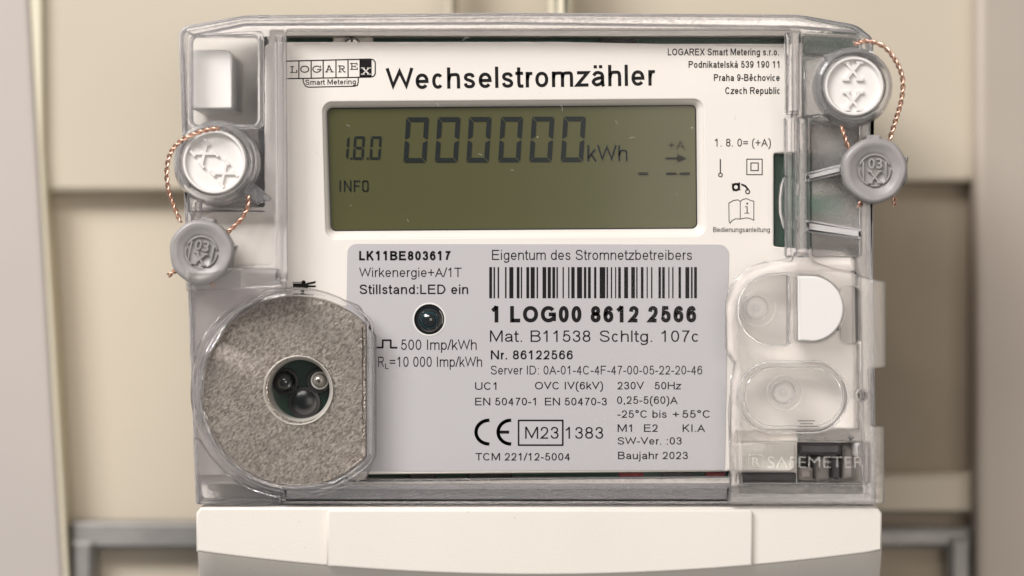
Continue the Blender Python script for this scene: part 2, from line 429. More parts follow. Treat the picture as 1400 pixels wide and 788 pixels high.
    if ch in 'BPR':
        top = cm2([(l+.3, 1-h), (r-.2, 1-h), (r-.03, .9-h*.6), (r-.02, .66), (r-.2, .5), (l+.3, .5)]) if ch != 'B' else cm2([(l+.3, 1-h), (r-.2, 1-h), (r-.04, .88-h*.6), (r-.05, .68), (r-.2, .53), (l+.3, .53)])
        mid = .53 if ch == 'B' else .5
        o = [[(l, 0), (l, 1)], [(l, 1-h)]+top+[(l, mid)]]
        if ch == 'B': o.append([(l, .53)]+cm2([(l+.3, .53), (r-.17, .52), (r, .38), (r, .16+h*.5), (r-.18, h), (l+.3, h)])+[(l, h)])
        if ch == 'R': o.append(cm2([(l+.33, .5), (r-.22, .38), (r+.02, 0)]))
        return o
    if ch == 'C': return [El(1, 0, 38, 322, n=20)]
    if ch == 'G': return [El(1, 0, 38, 325, n=20)[:-1]+[(r, .2), (r, .49)], [(adv*.52, .49), (r+h, .49)]]
    if ch == 'D': return [[(l, 0), (l, 1)], [(l, 1-h)]+cm2([(l+.3, 1-h), (r-.2, .93-h), (r, .5), (r-.2, .07+h), (l+.3, h)])+[(l, h)]]
    if ch == 'E': return [[(l, 0), (l, 1)], [(l, 1-h), (r+h*.5, 1-h)], [(l, .53), (r, .53)], [(l, h), (r+h, h)]]
    if ch == 'F': return [[(l, 0), (l, 1)], [(l, 1-h), (r+h, 1-h)], [(l, .51), (r-.05, .51)]]
    if ch == 'H': return [[(l, 0), (l, 1)], [(r, 0), (r, 1)], [(l, .53), (r, .53)]]
    if ch in 'I': return [[(adv/2, 0), (adv/2, 1)]]
    if ch in 'l': return [[(adv/2, 0), (adv/2, 1)]]
    if ch == 'i': return [[(adv/2, 0), (adv/2, X)], dot(adv/2, 1-h)]
    if ch == 'j': return [[(adv/2, X), (adv/2, -.12), (adv/2-.05, -.24), (adv/2-.17, -.24)], dot(adv/2, 1-h)]
    if ch == 'J': return [cm2([(r, 1), (r, .3), (r-.06, .08+h), (adv/2-.02, h), (l+.04, .1), (l, .3)])]
    if ch == 'K': return [[(l, 0), (l, 1)], [(r, 1), (l, .36)], [(l+.22, .56), (r+.03, 0)]]
    if ch == 'k': return [[(l+.05, 0), (l+.05, 1)], [(r-.02, X), (l+.05, .22)], [(l+.24, .42), (r+.03, 0)]]
    if ch == 'L': return [[(l, 0), (l, 1)], [(l, h), (r+h, h)]]
    if ch == 'M': return [[(l, 0), (l, 1)], [(r, 0), (r, 1)], [(l+h*.3, 1), (adv/2, h*2.0), (r-h*.3, 1)]]
    if ch == 'N': return [[(l, 0), (l, 1)], [(r, 0), (r, 1)], [(l, .98), (r, .02)]]
    if ch == 'O': return [El(1)]
    if ch == 'S': return [cm2(U(S_))]
    if ch == 's': return [cm2(U(S_, X))]
    if ch == 'T': return [[(adv/2, 0), (adv/2, 1)], [(l-h, 1-h), (r+h, 1-h)]]
    if ch == 'U': return [[(l, 1)]+cm2([(l, .4), (l+.04, .14+h*.5), (adv/2, h), (r-.04, .14+h*.5), (r, .4)])+[(r, 1)]]
    if ch == 'V': return [[(.02+h*.9, 1), (adv/2, h*2), (adv-.02-h*.9, 1)]]
    if ch == 'v': return [[(.02+h*.9, X), (adv/2, h*2), (adv-.02-h*.9, X)]]
    if ch in 'Ww':
        H = 1 if ch == 'W' else X
        return [[(.02+h*.8, H), (adv*.265, h*2.1), (adv/2, H-h*2.1), (adv*.735, h*2.1), (adv-.02-h*.8, H)]]
    if ch in 'Xx': H = 1 if ch == 'X' else X; return [[(l, 0), (r, H)], [(l, H), (r, 0)]]
    if ch == 'Z' or ch == 'z': H = 1 if ch == 'Z' else X; return [[(l, H-h), (r, H-h), (l, h), (r+h*.5, h)]]
    if ch == 'Y': return [[(l, 1), (adv/2, .45), (r, 1)], [(adv/2, .45), (adv/2, 0)]]
    if ch == 'y': return [[(l, X), (adv/2, h)], [(r, X), (adv/2-.03, -.1), (adv/2-.13, -.24), (l, -.24)]]
    if ch == 'a':
        return [cm2([(l+.02, X*.70), (l+.1, X-h-.04), (adv*.48, X-h), (r-.08, X-h-.05), (r-.02, X*.68)])+[(r-.02, .17), (r, .05), (r+.03, 0)],
                cm2([(r-.02, X*.58), (adv*.55, X*.53), (l+.08, X*.45), (l, .21), (l+.08, h+.03), (adv*.44, h), (r-.1, .14), (r-.02, .26)])]
    if ch == 'c': return [El(X, 0, 42, 318, n=18)]
    if ch == 'e': e = El(X, 0, 4, 322, n=20); return [[(l, X*.49), (r, X*.49)]+e[1:]]
    if ch == 'o': return [El(X)]
    if ch == 'b': return [[(l, 0), (l, 1)], El(X)]
    if ch == 'p': return [[(l, -.28), (l, X)], El(X)]
    if ch == 'd': return [[(r, 0), (r, 1)], El(X)]
    if ch == 'q': return [[(r, -.28), (r, X)], El(X)]
    if ch == 'g': return [[(r, X)]+cm2([(r, .1), (r-.04, -.14), (adv*.47, -.28+h), (l+.08, -.2), (l+.03, -.08)]), El(X)]
    if ch in 'nhm':
        H = X if ch != 'h' else 1.0
        if ch == 'm':
            m_ = (l+r)/2; o = [[(l, 0), (l, X)]]
            for a, b in ((l, m_), (m_, r)): o.append(cm2([(a, X*.55), (a+.05, X*.84), (a+(b-a)*.56, X-h), (b-.03, X*.86), (b, X*.6)])+[(b, 0)])
            return o
        return [[(l, 0), (l, H)], cm2([(l, X*.5), (l+.07, X*.84), (adv*.54, X-h), (r-.04, X*.86), (r, X*.6)])+[(r, 0)]]
    if ch == 'u': return [[(r, 0), (r, X)], [(l, X)]+cm2([(l, X*.4), (l+.04, X*.14), (adv*.46, h), (r-.07, X*.16), (r, X*.5)])]
    if ch == 'r': return [[(l+.06, 0), (l+.06, X)], cm2([(l+.06, X*.5), (l+.12, X*.84), (r-.03, X-h), (r+.06, X-h-.01)])]
    if ch == 't': x = adv*.44; return [[(x, .95)]+cm2([(x, .24), (x+.03, .08), (x+.12, h*.9), (adv-.01, h*.9)]), [(.02, X-h*.8), (adv-.02, X-h*.8)]]
    if ch == 'f': x = adv*.44; return [[(x, 0)]+cm2([(x, .75), (x+.03, .92), (x+.12, 1-h*.9), (adv+.02, 1-h*.9)]), [(.02, X-h*.8), (adv-.02, X-h*.8)]]
    return []
def ribbon(pl, w):
    pl = [p for i, p in enumerate(pl) if i == 0 or math.dist(p, pl[i-1]) > 1e-4]
    closed = math.dist(pl[0], pl[-1]) < 2e-3 and len(pl) > 4
    if closed: pl = pl[:-1]
    n = len(pl); Ls = []; Rs = []
    for i in range(n):
        a = Vector(pl[i-1]) if (i or closed) else None; b = Vector(pl[i]); c = Vector(pl[(i+1) % n]) if (i < n-1 or closed) else None
        d1 = (b-a).normalized() if a is not None else (c-b).normalized(); d2 = (c-b).normalized() if c is not None else d1
        n1 = Vector((-d1.y, d1.x)); n2 = Vector((-d2.y, d2.x)); nn = n1+n2
        nn = n1 if nn.length < 1e-3 else nn.normalized(); k = max(.42, nn.dot(n1))
        Ls.append(b+nn*w/2/k); Rs.append(b-nn*w/2/k)
    return [(Ls[i], Ls[(i+1) % n], Rs[(i+1) % n], Rs[i]) for i in range(n if closed else n-1)]
def text2(s, x0, x1, base, cap, parent, d=.17, wt=.125, rot=0.0, m='ink', name='printed_text', mono=0):
    quads = []; x = 0
    for ch in s:
        for pl in glyph2(ch, wt):
            for q in ribbon([(a+x, b) for a, b in pl], wt): quads.append(q)
        x += ADV[ch]
    a = min(p[0] for q in quads for p in q); b = max(p[0] for q in quads for p in q); sx = (x1-x0)/(b-a)
    cr, sr = math.cos(rot), math.sin(rot); bm = bmesh.new()
    for q in quads:
        v = []
        for p in q:
            X = (p[0]-a)*sx; Y = p[1]*cap; v.append(bm.verts.new(P(x0+X*cr-Y*sr, base-(X*sr+Y*cr), d)))
        fc = bm.faces.new(v); fc.normal_update()
        if fc.normal.y > 0: fc.normal_flip()
    return from_bm(name, bm, m, parent)

# ================================================================ background: the open meter cabinet
def board(name, loop, d0, d1, m, bev=.6):
    o = extr(name, [loop], d0, d1, bev, m); o['kind'] = 'structure'; return o
M['wallcream'] = mat('cabinet_cream', (.53, .475, .385), .5, vary=(9, .04), bump=(30, .1, .001))
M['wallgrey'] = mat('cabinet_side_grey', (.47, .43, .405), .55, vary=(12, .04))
M['edgecream'] = mat('cabinet_edge_cream', (.72, .67, .53), .5)
M['recess'] = mat('cabinet_recess_cream', (.59, .525, .425), .55, vary=(10, .05))
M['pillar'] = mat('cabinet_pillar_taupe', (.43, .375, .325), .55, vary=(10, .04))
board('cabinet_back_board', [(-500, -400), (2000, -400), (2000, 1250), (-500, 1250)], -72, -63, 'recess')
board('upper_cabinet_board', rp([(-60, -360), (1500, -360), (1500, 249), (1180, 250), (240, 262), (-60, 264)], 5), -64, -57, 'wallcream', 1.2)
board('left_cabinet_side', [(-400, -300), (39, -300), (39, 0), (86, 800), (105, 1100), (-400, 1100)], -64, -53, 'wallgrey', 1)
board('left_cabinet_edge', [(40, -300), (52, -300), (58, 200), (94, 800), (112, 1100), (105, 1100), (86, 800), (40, 0)], -64, -54, 'edgecream', .5)
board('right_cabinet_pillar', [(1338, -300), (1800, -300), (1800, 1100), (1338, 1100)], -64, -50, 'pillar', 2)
M['shaded_stain'] = mat('shaded_stained_recess', (.36, .30, .225), .6, vary=(28, .14))  # mottled stains; the meter's shade is also put into the darker brown
board('shaded_stained_panel', rp([(1120, 235), (1345, 235), (1345, 1100), (1120, 1100)], 2), -63.2, -62.6, 'shaded_stain', .1)
board('reflection_band', rp([(1150, 650), (1332, 646), (1332, 704), (1150, 704)], 3), -63.5, -59, 'recess', 1)  # cream block standing in for an ochre reflection
# galvanised mounting frame
fr = thing('mounting_frame', 'blurred galvanised steel frame low on the cabinet back behind the white meter', 'metal frame', P(700, 800, -60))
def fpart(name, loop, d0, d1):
    o = extr(name, [loop], d0, d1, 1.0, 'galv', None); o.parent = fr; o.matrix_parent_inverse = Matrix.Translation(-fr.location); return o
fpart('crossbar', rp([(96, 714), (700, 716), (1330, 722), (1330, 750), (700, 752), (96, 752)], 3), -62.9, -57)
fpart('upright', rp([(97, 740), (128, 740), (128, 1000), (97, 1000)], 3), -62.9, -56)
fpart('upright', rp([(1298, 735), (1330, 735), (1330, 1000), (1298, 1000)], 3), -62.9, -56)
# moulded ribs above the meter
rb = extr('cabinet_rib', [rp([(750, -200), (783, -200), (783, 60), (750, 60)], 4)], -52, -40, 2, 'edgecream'); rb['kind'] = 'structure'
rb = extr('cabinet_rib', [rp([(606, -200), (626, -200), (626, 60), (606, 60)], 4)], -52, -44, 2, 'wallcream'); rb['kind'] = 'structure'

# ================================================================ the meter
meter = thing('electricity_meter', 'white single-phase electricity meter with olive display under a clear plastic cover', 'electricity meter')
# --- housing
hous_o = rp([(258, 40, 14), (340, 30, 20), (1090, 28, 20), (1178, 52, 25), (1182, 380, 4), (1190, 690, 4), (276, 690, 4), (268, 500)], 4)
extr('housing', [hous_o], -44, -17, 1.0, 'cream', meter)
extr('housing_rim', [rp([(258.5, 284, 2), (276, 284, 2), (276, 664, 2), (267.5, 664, 2)], 2)], -17, -4.6, .3, 'cream', meter)
extr('housing_rim', [rp([(1171, 70, 2), (1186, 70, 2), (1188, 590, 2), (1174, 590, 2)], 2)], -17, -4.6, .3, 'cream', meter)
inner = extr('inner_housing', [rp([(368, 41, 4), (1096, 40, 4), (1096, 205, 2), (1056, 205, 2), (1056, 340, 2), (1168, 340, 22), (1172, 585, 4), (1090, 590, 4), (1090, 662, 3), (270, 662, 4), (268, 284, 6), (368, 284, 3)], 4),
                               rect(386, 49, 1086, 60), rect(500, 644, 1000, 655.5), circ(410, 533, 60, 48)], -17, -2.2, .25, 'cream', meter)
extr('black_insert', [rect(353, 50, 366, 282)], -16.5, -3.2, .3, 'black', meter)
bd = extr('circuit_board', [rp([(384, 44), (1172, 44), (1172, 338), (1094.5, 338), (1094.5, 661), (384, 661)], 2)], -9.6, -8.0, .1, 'pcb', meter)
# components seen through the gaps
for (x0, y0, x1, y1, h, mm) in ((455, 50, 510, 60, -5.4, 'cream'), (820, 50, 872, 60, -7, 'black'), (1058, 207, 1094, 338, -3.2, 'pcbgrey'), (1102, 170, 1171, 214, -5, 'wallgrey'), (1100, 215, 1150, 236, -5, 'darkgrey'), (1100, 318, 1171, 337, -5, 'wallgrey'), (1104, 302, 1171, 312, -5.5, 'wallgrey'), (1102, 270, 1150, 293, -4.4, 'pcbbright'),
                                (1104, 252, 1150, 268, -5.5, 'cream'), (1152, 222, 1176, 300, -4.5, 'pillar'), (1104, 288, 1142, 300, -6, 'cream'), (560, 645, 596, 655, -5, 'darkgrey'),
                                (640, 645, 700, 655, -6, 'black'), (965, 646, 992, 654, -6, 'red'), (846, 646, 880, 654, -6.5, 'red'), (905, 645, 950, 655, -6, 'darkgrey')):
    extr('component', [rrect(x0, y0, x1, y1, 1.5)], -8.1, h, .25, mm, bd)
sc_ = lathe('screw', 481, 62, [(0, -1.6), (9, -1.7), (12.5, -2.6), (12.8, -3.6), (12.8, -6)], 'screw', meter, 32)
extr('screw_slot', [rect(479.4, 50, 482.6, 64)], -1.9, -1.55, 0, 'black', sc_)
extr('dark_recess', [rrect(1100, 50, 1166, 92, 4)], -17.2, -10, .5, 'darkgrey', meter)
extr('dark_recess', [rrect(1100, 166, 1168, 206, 4)], -17.2, -10, .5, 'darkgrey', meter)
# face plate
plate_o = rp([(362, 62, 5), (390, 57.5, 2), (760, 57, 2), (1087, 64, 4), (1087, 210, 1), (1058, 210, 3), (1058, 337, 3), (1088, 340, 3), (1165, 341, 24), (1168, 586, 4), (1003, 589, 4), (1000, 642, 4), (994, 645, 4), (505, 649, 3), (430, 650, 3), (269, 650, 5), (267, 300, 8), (296, 286, 8), (362, 283, 3)], 3)
lcd_hole = rp([(441, 140, 13), (961, 136, 13), (964, 322, 13), (446, 326, 13)], 8, 10)
led_hole = circ(587, 437, 21.2, 48)
port_hole = circ(410, 533, 60, 48)
plate = extr('face_plate', [plate_o, lcd_hole, led_hole, port_hole], -2.0, 0, .35, 'plate', meter)
# display: sloped bezel, glass, segments
inn = rp([(446.5, 147.5, 8), (952, 143.5, 8), (953.5, 313, 8), (452, 316.5, 8)], 6, 10)
lcd = sheet('display', [rp([(440, 140), (960, 136), (962, 320), (446, 324)], 3)], -2.0, 'lcd', meter)
loft('bezel', [(lcd_hole, -.33), (inset([(x, y) for x, y in lcd_hole], 3.0), -.75), (inn, -1.7), (inn, -2.3)], 'plate', lcd, smooth=True)
loft('dark_strip', [(inset(inn, -0.0), -1.88), (inset(inn, 1.8), -1.92)], 'black', lcd)  # thin black edge round the display opening

def seven(x0, y0, x1, y1, t, sh, on='abcdefg', gap=.9):
    h = y1-y0; ym = (y0+y1)/2; k = t*.5
    def q(x, y): return (x+sh*(y1-y)/h, y)
    g = gap; Q = []
    xr = x1-sh; seg = {
        'a': [(x0+g, y0), (xr-g, y0), (xr-t-g*.2, y0+t), (x0+t+g*.2, y0+t)],
        'd': [(x0+t+g*.2, y1-t), (xr-t-g*.2, y1-t), (xr-g, y1), (x0+g, y1)],
        'f': [(x0, y0+g), (x0+t, y0+t+g), (x0+t, ym-k-g), (x0+k*.3, ym-g), (x0, ym-g*2)],
        'e': [(x0, ym+g*2), (x0+k*.3, ym+g), (x0+t, ym+k+g), (x0+t, y1-t-g), (x0, y1-g)],
        'b': [(xr, y0+g), (xr, ym-g*2), (xr-k*.3, ym-g), (xr-t, ym-k-g), (xr-t, y0+t+g)],
        'c': [(xr, ym+g*2), (xr, y1-g), (xr-t, y1-t-g), (xr-t, ym+k+g), (xr-k*.3, ym+g)],
        'g': [(x0+k+g, ym), (x0+t+g, ym-k), (xr-t-g, ym-k), (xr-k-g, ym), (xr-t-g, ym+k), (x0+t+g, ym+k)]}
    for s in on: Q.append([q(*p) for p in seg[s]])
    return Q
for x0, x1, dy in ((551.5, 586.5, .6), (594.5, 629.5, .4), (637.5, 672, .2), (681, 715, 0), (723.5, 758, -.2), (766.5, 801, -.4)):
    bars('display_digit', seven(x0, 160+dy, x1, 222+dy, 6.2, 4.0, 'abcdef', 1.0), -1.86, 'seg', lcd)
bars('display_digit', seven(468, 186.5, 478, 218.5, 3.2, 2.2, 'bc', .7), -1.86, 'seg', lcd)
bars('display_digit', seven(482, 186.5, 499, 218.5, 3.2, 2.2, 'abcdefg', .7), -1.86, 'seg', lcd)
bars('display_digit', seven(505, 186.5, 522, 218.5, 3.2, 2.2, 'abcdef', .7), -1.86, 'seg', lcd)
bars('display_point', [rect(478.8, 215.5, 481.4, 218.4)], -1.86, 'seg', lcd)
bars('display_point', [rect(501.2, 215.5, 503.8, 218.4)], -1.86, 'seg', lcd)
text2('kWh', 803, 858, 220.6, 22, lcd, -1.86, .125, m='seg', name='display_text')
text2('+A', 913.5, 936.5, 204.6, 12.5, lcd, -1.86, .09, m='segpale', name='display_text')
bars('display_arrow', [rect(909.5, 215.4, 928, 218.4), [(926, 210.5), (939.5, 216.9), (926, 223)]], -1.86, 'segpale', lcd)
for a, b in ((872.8, 886.5), (910.6, 924.8), (929.6, 943.4)): bars('display_dash', [rect(a, 235.8, b, 239.8)], -1.86, 'segpale', lcd)
# INFO in squared strokes
I = [stroke([(465, 247), (465, 262)], 1.8),
     stroke([(471, 262), (471, 247.5), (479.4, 261.5), (479.4, 247)], 1.7),
     stroke([(484.5, 262), (484.5, 247.8), (492, 247.8)], 1.8)+stroke([(484.5, 254.4), (490.8, 254.4)], 1.7),
     stroke(rrect(496, 247.6, 503, 261.6, 2.4, 3), 1.7, True)]
for q in I: bars('display_letter', q, -1.86, 'seg', lcd)

# --- print on the face plate
R1 = math.radians(.85)
text2('Wechselstromzähler', 527.5, 896, 122.6, 29, plate, .05, .15, rot=R1)
text2('LOGAREX Smart Metering s.r.o.', 913, 1065, 76, 9.4, plate, .05, .165)
text2('Podnikatelská 539 190 11', 941.5, 1065.5, 93, 9.4, plate, .05, .165)
text2('Praha 9-Běchovice', 976, 1066, 111, 9.4, plate, .05, .165)
text2('Czech Republic', 991.5, 1066, 128.8, 9.4, plate, .05, .165)
text2('1. 8. 0= (+A)', 977.3, 1053.8, 200.6, 10.8, plate, .05, .12)
text2('Bedienungsanleitung', 975, 1052.5, 317.6, 6.8, plate, .05, .13)
# logo
lg = []
lg += stroke([(392.6, 83.8), (505, 80.9), (510, 81.6), (513, 85), (513, 101), (511, 104.4), (506.5, 105.6), (393.6, 107.8)], 1.5)
for x, k in ((408.6, 0), (425.4, .4), (441.8, .8), (459.3, 1.2), (475.8, 1.6), (492.2, 2.0)): lg += stroke([(x, 83.6-k), (x, 107.4-k)], 1.5)
lg += [[(492.3, 82), (508, 81.8), (508, 105.4), (492.3, 105.8)]]
lg += stroke([(414.2, 107.5), (414.8, 113), (418, 118.4), (422, 119.4), (484, 118.1), (488.5, 117), (489.8, 112), (489.8, 106.4)], 1.4)
bars('logo_frame', lg, .05, 'ink', plate)
def glyph(kind, x0, x1, y0, y1, wd=1.35):
    w_ = x1-x0; h = y1-y0; X = lambda t: x0+w_*t; Y = lambda t: y0+h*t; s = []
    ser = lambda a, b, y: s.extend(stroke([(X(a), Y(y)), (X(b), Y(y))], wd*.75))
    if kind == 'L': s += stroke([(X(.28), Y(0)), (X(.28), Y(1))], wd); ser(.0, .56, .05); ser(0, 1, .96); s += stroke([(X(.96), Y(.62)), (X(.96), Y(1))], wd)
    if kind == 'O': s += stroke(circ(X(.5), Y(.5), w_*.46, 20, ry=h*.46), wd, True)
    if kind == 'G': s += stroke(circ(X(.48), Y(.5), w_*.44, 16, 45, 350, ry=h*.46), wd); s += stroke([(X(.55), Y(.56)), (X(1.0), Y(.56))], wd); s += stroke([(X(.9), Y(.0)), (X(.9), Y(.32))], wd*.8)
    if kind == 'A': s += stroke([(X(.12), Y(1)), (X(.46), Y(0)), (X(.85), Y(1))], wd); s += stroke([(X(.28), Y(.64)), (X(.7), Y(.64))], wd*.8); ser(-.02, .32, .96); ser(.62, 1.04, .96); ser(.3, .56, .04)
    if kind == 'R': s += stroke([(X(.22), Y(0)), (X(.22), Y(1))], wd); s += stroke([(X(.0), Y(.05)), (X(.66), Y(.05)), (X(.84), Y(.16)), (X(.84), Y(.38)), (X(.66), Y(.5)), (X(.22), Y(.5))], wd*.9); s += stroke([(X(.5), Y(.5)), (X(.86), Y(.96)), (X(1.02), Y(.96))], wd); ser(0, .46, .96)
    if kind == 'E': s += stroke([(X(.2), Y(0)), (X(.2), Y(1))], wd); ser(0, .94, .05); ser(0, .98, .96); ser(.2, .7, .5); s += stroke([(X(.92), Y(0)), (X(.92), Y(.28))], wd*.9); s += stroke([(X(.96), Y(.7)), (X(.96), Y(1))], wd*.9); s += stroke([(X(.68), Y(.36)), (X(.68), Y(.64))], wd*.8)
    if kind == 'X': s += stroke([(X(.12), Y(0)), (X(.88), Y(1))], wd*1.15); s += stroke([(X(.88), Y(0)), (X(.12), Y(1))], wd*.9); ser(-.02, .34, .04); ser(.66, 1.02, .04); ser(-.02, .34, .96); ser(.66, 1.02, .96)
    return s
for k, a, b, y0, y1 in (('L', 396.8, 406, 91, 99.6), ('O', 410.6, 422.6, 90.3, 99.4), ('G', 427.2, 439.4, 90.2, 99.4), ('A', 444.8, 456, 90, 98.9), ('R', 462.4, 472, 89.9, 98.9), ('E', 479, 488.8, 86.6, 95.3)):
    bars('logo_letter', glyph(k, a, b, y0, y1), .05+.002*random.random(), 'ink', plate)
bars('logo_letter', glyph('X', 494, 506.4, 92.8, 102, 1.6), .08, 'plate', plate)
text2('Smart Metering', 417.6, 486.4, 116.4, 7.2, plate, .05, .15, rot=math.radians(.8), name='logo_text')
# symbols
bars('pin_symbol', stroke([(984.8, 218), (984.8, 236.5)], 1.5)+stroke(circ(985, 239.4, 2.5, 12), 1.3, True), .05, 'ink', plate)
bars('square_symbol', stroke(rect(1021, 217.8, 1042, 239), 1.2, True)+stroke(rect(1026.6, 223, 1036.6, 233.4), 1.3, True), .05, 'ink', plate)
bars('manual_symbol', stroke(circ(1006.2, 256, 4.3, 12), 3.0, True)+[[(999.8, 251), (1004, 251.6), (1002, 255)], [(1008, 250.6), (1012, 249.4), (1011.6, 254)], [(1001.4, 258), (1003, 261.5), (1002, 262.4)], [(1010.6, 257), (1013, 260.2), (1009, 260)]]
     + stroke([(1014, 252.4), (1019, 254.6), (1022.5, 259)], 2.6)+stroke(circ(1022.2, 262.4, 2.8, 12), 1.4, True), .05, 'ink', plate)
bk = stroke([(996.4, 278), (1003, 274.2), (1009, 273.4), (1012, 275.6), (1016, 272.6), (1021, 271.8), (1026, 274.2), (1030.6, 275.4), (1030.6, 301.4), (1026, 299.2), (1021, 298), (1014, 299.2), (1011.8, 299.8), (1006, 299.2), (1001, 301.6), (998, 305.6), (996.8, 303), (996.4, 278)], 1.0)
bk += stroke([(1012, 275.6), (1012, 299.8)], .9)
bars('book_symbol', bk, .05, 'ink', plate)
bars('book_symbol', stroke([(1021.4, 282.8), (1021.4, 291.4)], 1.3)+stroke([(1018.6, 282.8), (1021.4, 282.8)], .9)+stroke([(1018, 291.6), (1024.4, 291.6)], .9)+[rect(1020.4, 277.4, 1022.6, 279.8)], .052, 'ink', plate)
tr_ = [rect(400.5, 387.6, 421, 396.4), stroke([(400, 386.2), (418, 386.2)], 1)[0]]
tr_ += [[(419, 387), (432, 384.4), (431, 387.6), (421, 389.6)], [(420, 390), (432, 390.6), (431.4, 393), (420, 393)], [(418, 394), (431, 396.6), (430, 398.6), (416, 397)], circ(415, 386.4, 3, 8), circ(414, 397, 3, 8)]
bars('torch_symbol', tr_, .055, 'ink', plate)

# --- grey label
lab_o = rp([(475, 333.5, 13), (997, 334.5, 14), (994, 480, 3), (991, 643, 2), (470, 645, 2)], 4, 8)
label = extr('label', [lab_o, circ(587, 437, 21.6, 48), circ(410, 533, 60, 4)] if False else [lab_o, circ(587, 437, 21.6, 48)], .02, .12, .03, 'label', meter, bseg=1)
T = lambda s, a, b, y1, y0, wt=.115, **k: text2(s, a, b, y1, y1-y0, label, .16, {.022: .215, .024: .23, -.008: .108, -.010: .108, -.012: .108, .002: .145, .006: .155, 0.0: .128, 0: .128}.get(wt, wt), **k)
T('LK11BE803617', 491, 616.5, 356.2, 343.4, .022)
T('Wirkenergie+A/1T', 491, 631, 378.9, 366.2, -.008)
T('Stillstand:LED ein', 491.7, 640, 402.3, 389.2, .002)
T('500 Imp/kWh', 548.3, 651.6, 478.6, 464.4, -.008)
T('R', 517, 524.8, 502, 488, -.008); T('L', 526.6, 531.4, 504.6, 497.4, 0)
T('=10 000 Imp/kWh', 532.8, 659, 501.8, 487.8, -.008)
bars('pulse_symbol', stroke([(516, 475.4), (523.2, 475.4), (523.2, 465.4), (534.2, 465.4), (534.2, 475.6), (542.6, 475.6)], 2.4), .16, 'ink', label)
T('Eigentum des Stromnetzbetreibers', 672.7, 946, 355.6, 341.8, -.010)
BC = "35-50 58-66 80-88 120-128 143-165 183-198 205-212 235-250 258-280 290-298 322-342 350-367 375-390 397-405 430-437 460-467 477-495 508-535 545-558 567-582 600-612 630-660 667-675 690-697 713-719 730-744 762-783 800-820 827-834 852-866 883-889 907-914 947-960 967-981 1000-1006 1021-1028 1055-1068 1092-1113 1122-1131 1139-1154"
bars('barcode', [rect(660+int(a)*.2537, 365.4, 660+int(b)*.2537, 408) for a, b in (q.split('-') for q in BC.split())], .16, 'ink', label)
T('1 LOG00 8612 2566', 671.4, 951.8, 441, 418.6, .024)
T('Mat.', 669.8, 713.6, 467.6, 452, -.010); T('B11538', 725.4, 807.2, 467.6, 452, -.010); T('Schltg.', 820, 891.6, 467.6, 452, -.010); T('107c', 904, 954.3, 467.6, 452, -.010)
T('Nr. 86122566', 671, 783, 491.6, 479.2, .006)
T('Server ID: 0A-01-4C-4F-47-00-05-22-20-46', 671, 960, 512.2, 500.2, -.008)
for s, a, b, y1, y0 in (('UC1', 649.5, 678.6, 533.2, 522.8), ('OVC IV(6kV)', 731.4, 824.4, 532.6, 522.2), ('230V', 843.6, 880.4, 532.6, 522.2), ('50Hz', 895, 932, 532.6, 522.4),
                        ('EN 50470-1', 649.6, 732.6, 554.4, 544), ('EN 50470-3', 745, 829.6, 554.4, 544), ('0,25-5(60)A', 843.6, 926.4, 552.4, 542), ('-25°C bis', 844, 911.4, 571.4, 561.2), ('+', 919.6, 928.4, 571, 562), ('55°C', 933, 970.4, 571.4, 561.2),
                        ('M1', 844.4, 864, 590.6, 580.4), ('E2', 880.4, 899, 590.6, 580.4), ('KI.A', 933.3, 964, 590.6, 580.4), ('SW-Ver. :03', 844.4, 932, 608, 598), ('Baujahr 2023', 845, 940.4, 628, 617.8),
                        ('TCM 221/12-5004', 650, 779, 629.8, 619.6)):
    T(s, a, b, y1, y0, 0.0)
T('M23', 718, 763.6, 600, 583.8, -.008); T('1383', 773, 824.6, 600, 584, -.012)
bars('frame_mark', stroke(rect(709, 575, 769.4, 608.8), 2.2, True), .16, 'ink', label)
arcC = circ(668.6, 591, 18.0-.2, 24, 92, 268, ry=16.2)
bars('ce_mark', stroke(arcC, 4.6), .16, 'ink', label)
bars('ce_mark', stroke(circ(698.4, 591, 17.4, 24, 92, 268, ry=16.2), 4.6)+stroke([(682, 591), (695, 591)], 4.2), .16, 'ink', label)
# --- measuring LED
ld = lathe('pulse_led', 587, 437.3, [(0, 1.6), (5, 1.5), (10, 1.05), (14, .5), (16.5, .1), (17.5, -.4), (20.4, -.5), (21, -.8), (21, -3)], 'lens', meter, 48)
lathe('lens_ring', 587, 438, [(9.5, 1.16), (11.6, .98), (11.9, .9)], 'lensteal', ld, 48)
lathe('led_rim', 587, 437, [(20.6, .1), (21.2, .2), (22.6, .18), (23.2, .02)], 'cap', ld, 48)

# --- optical port with steel ring
th0 = math.degrees(math.acos(93/130))
ring_o = rp([(x, y, 2) for x, y in circ(407, 535, 130, 80, th0, 360-th0)], 3, 2)
ring_o = [p for p in ring_o]
ring = extr('magnet_ring', [ring_o, circ(410, 533, 44, 64)], -1.0, 3.2, .75, 'sinter', meter, bseg=5)
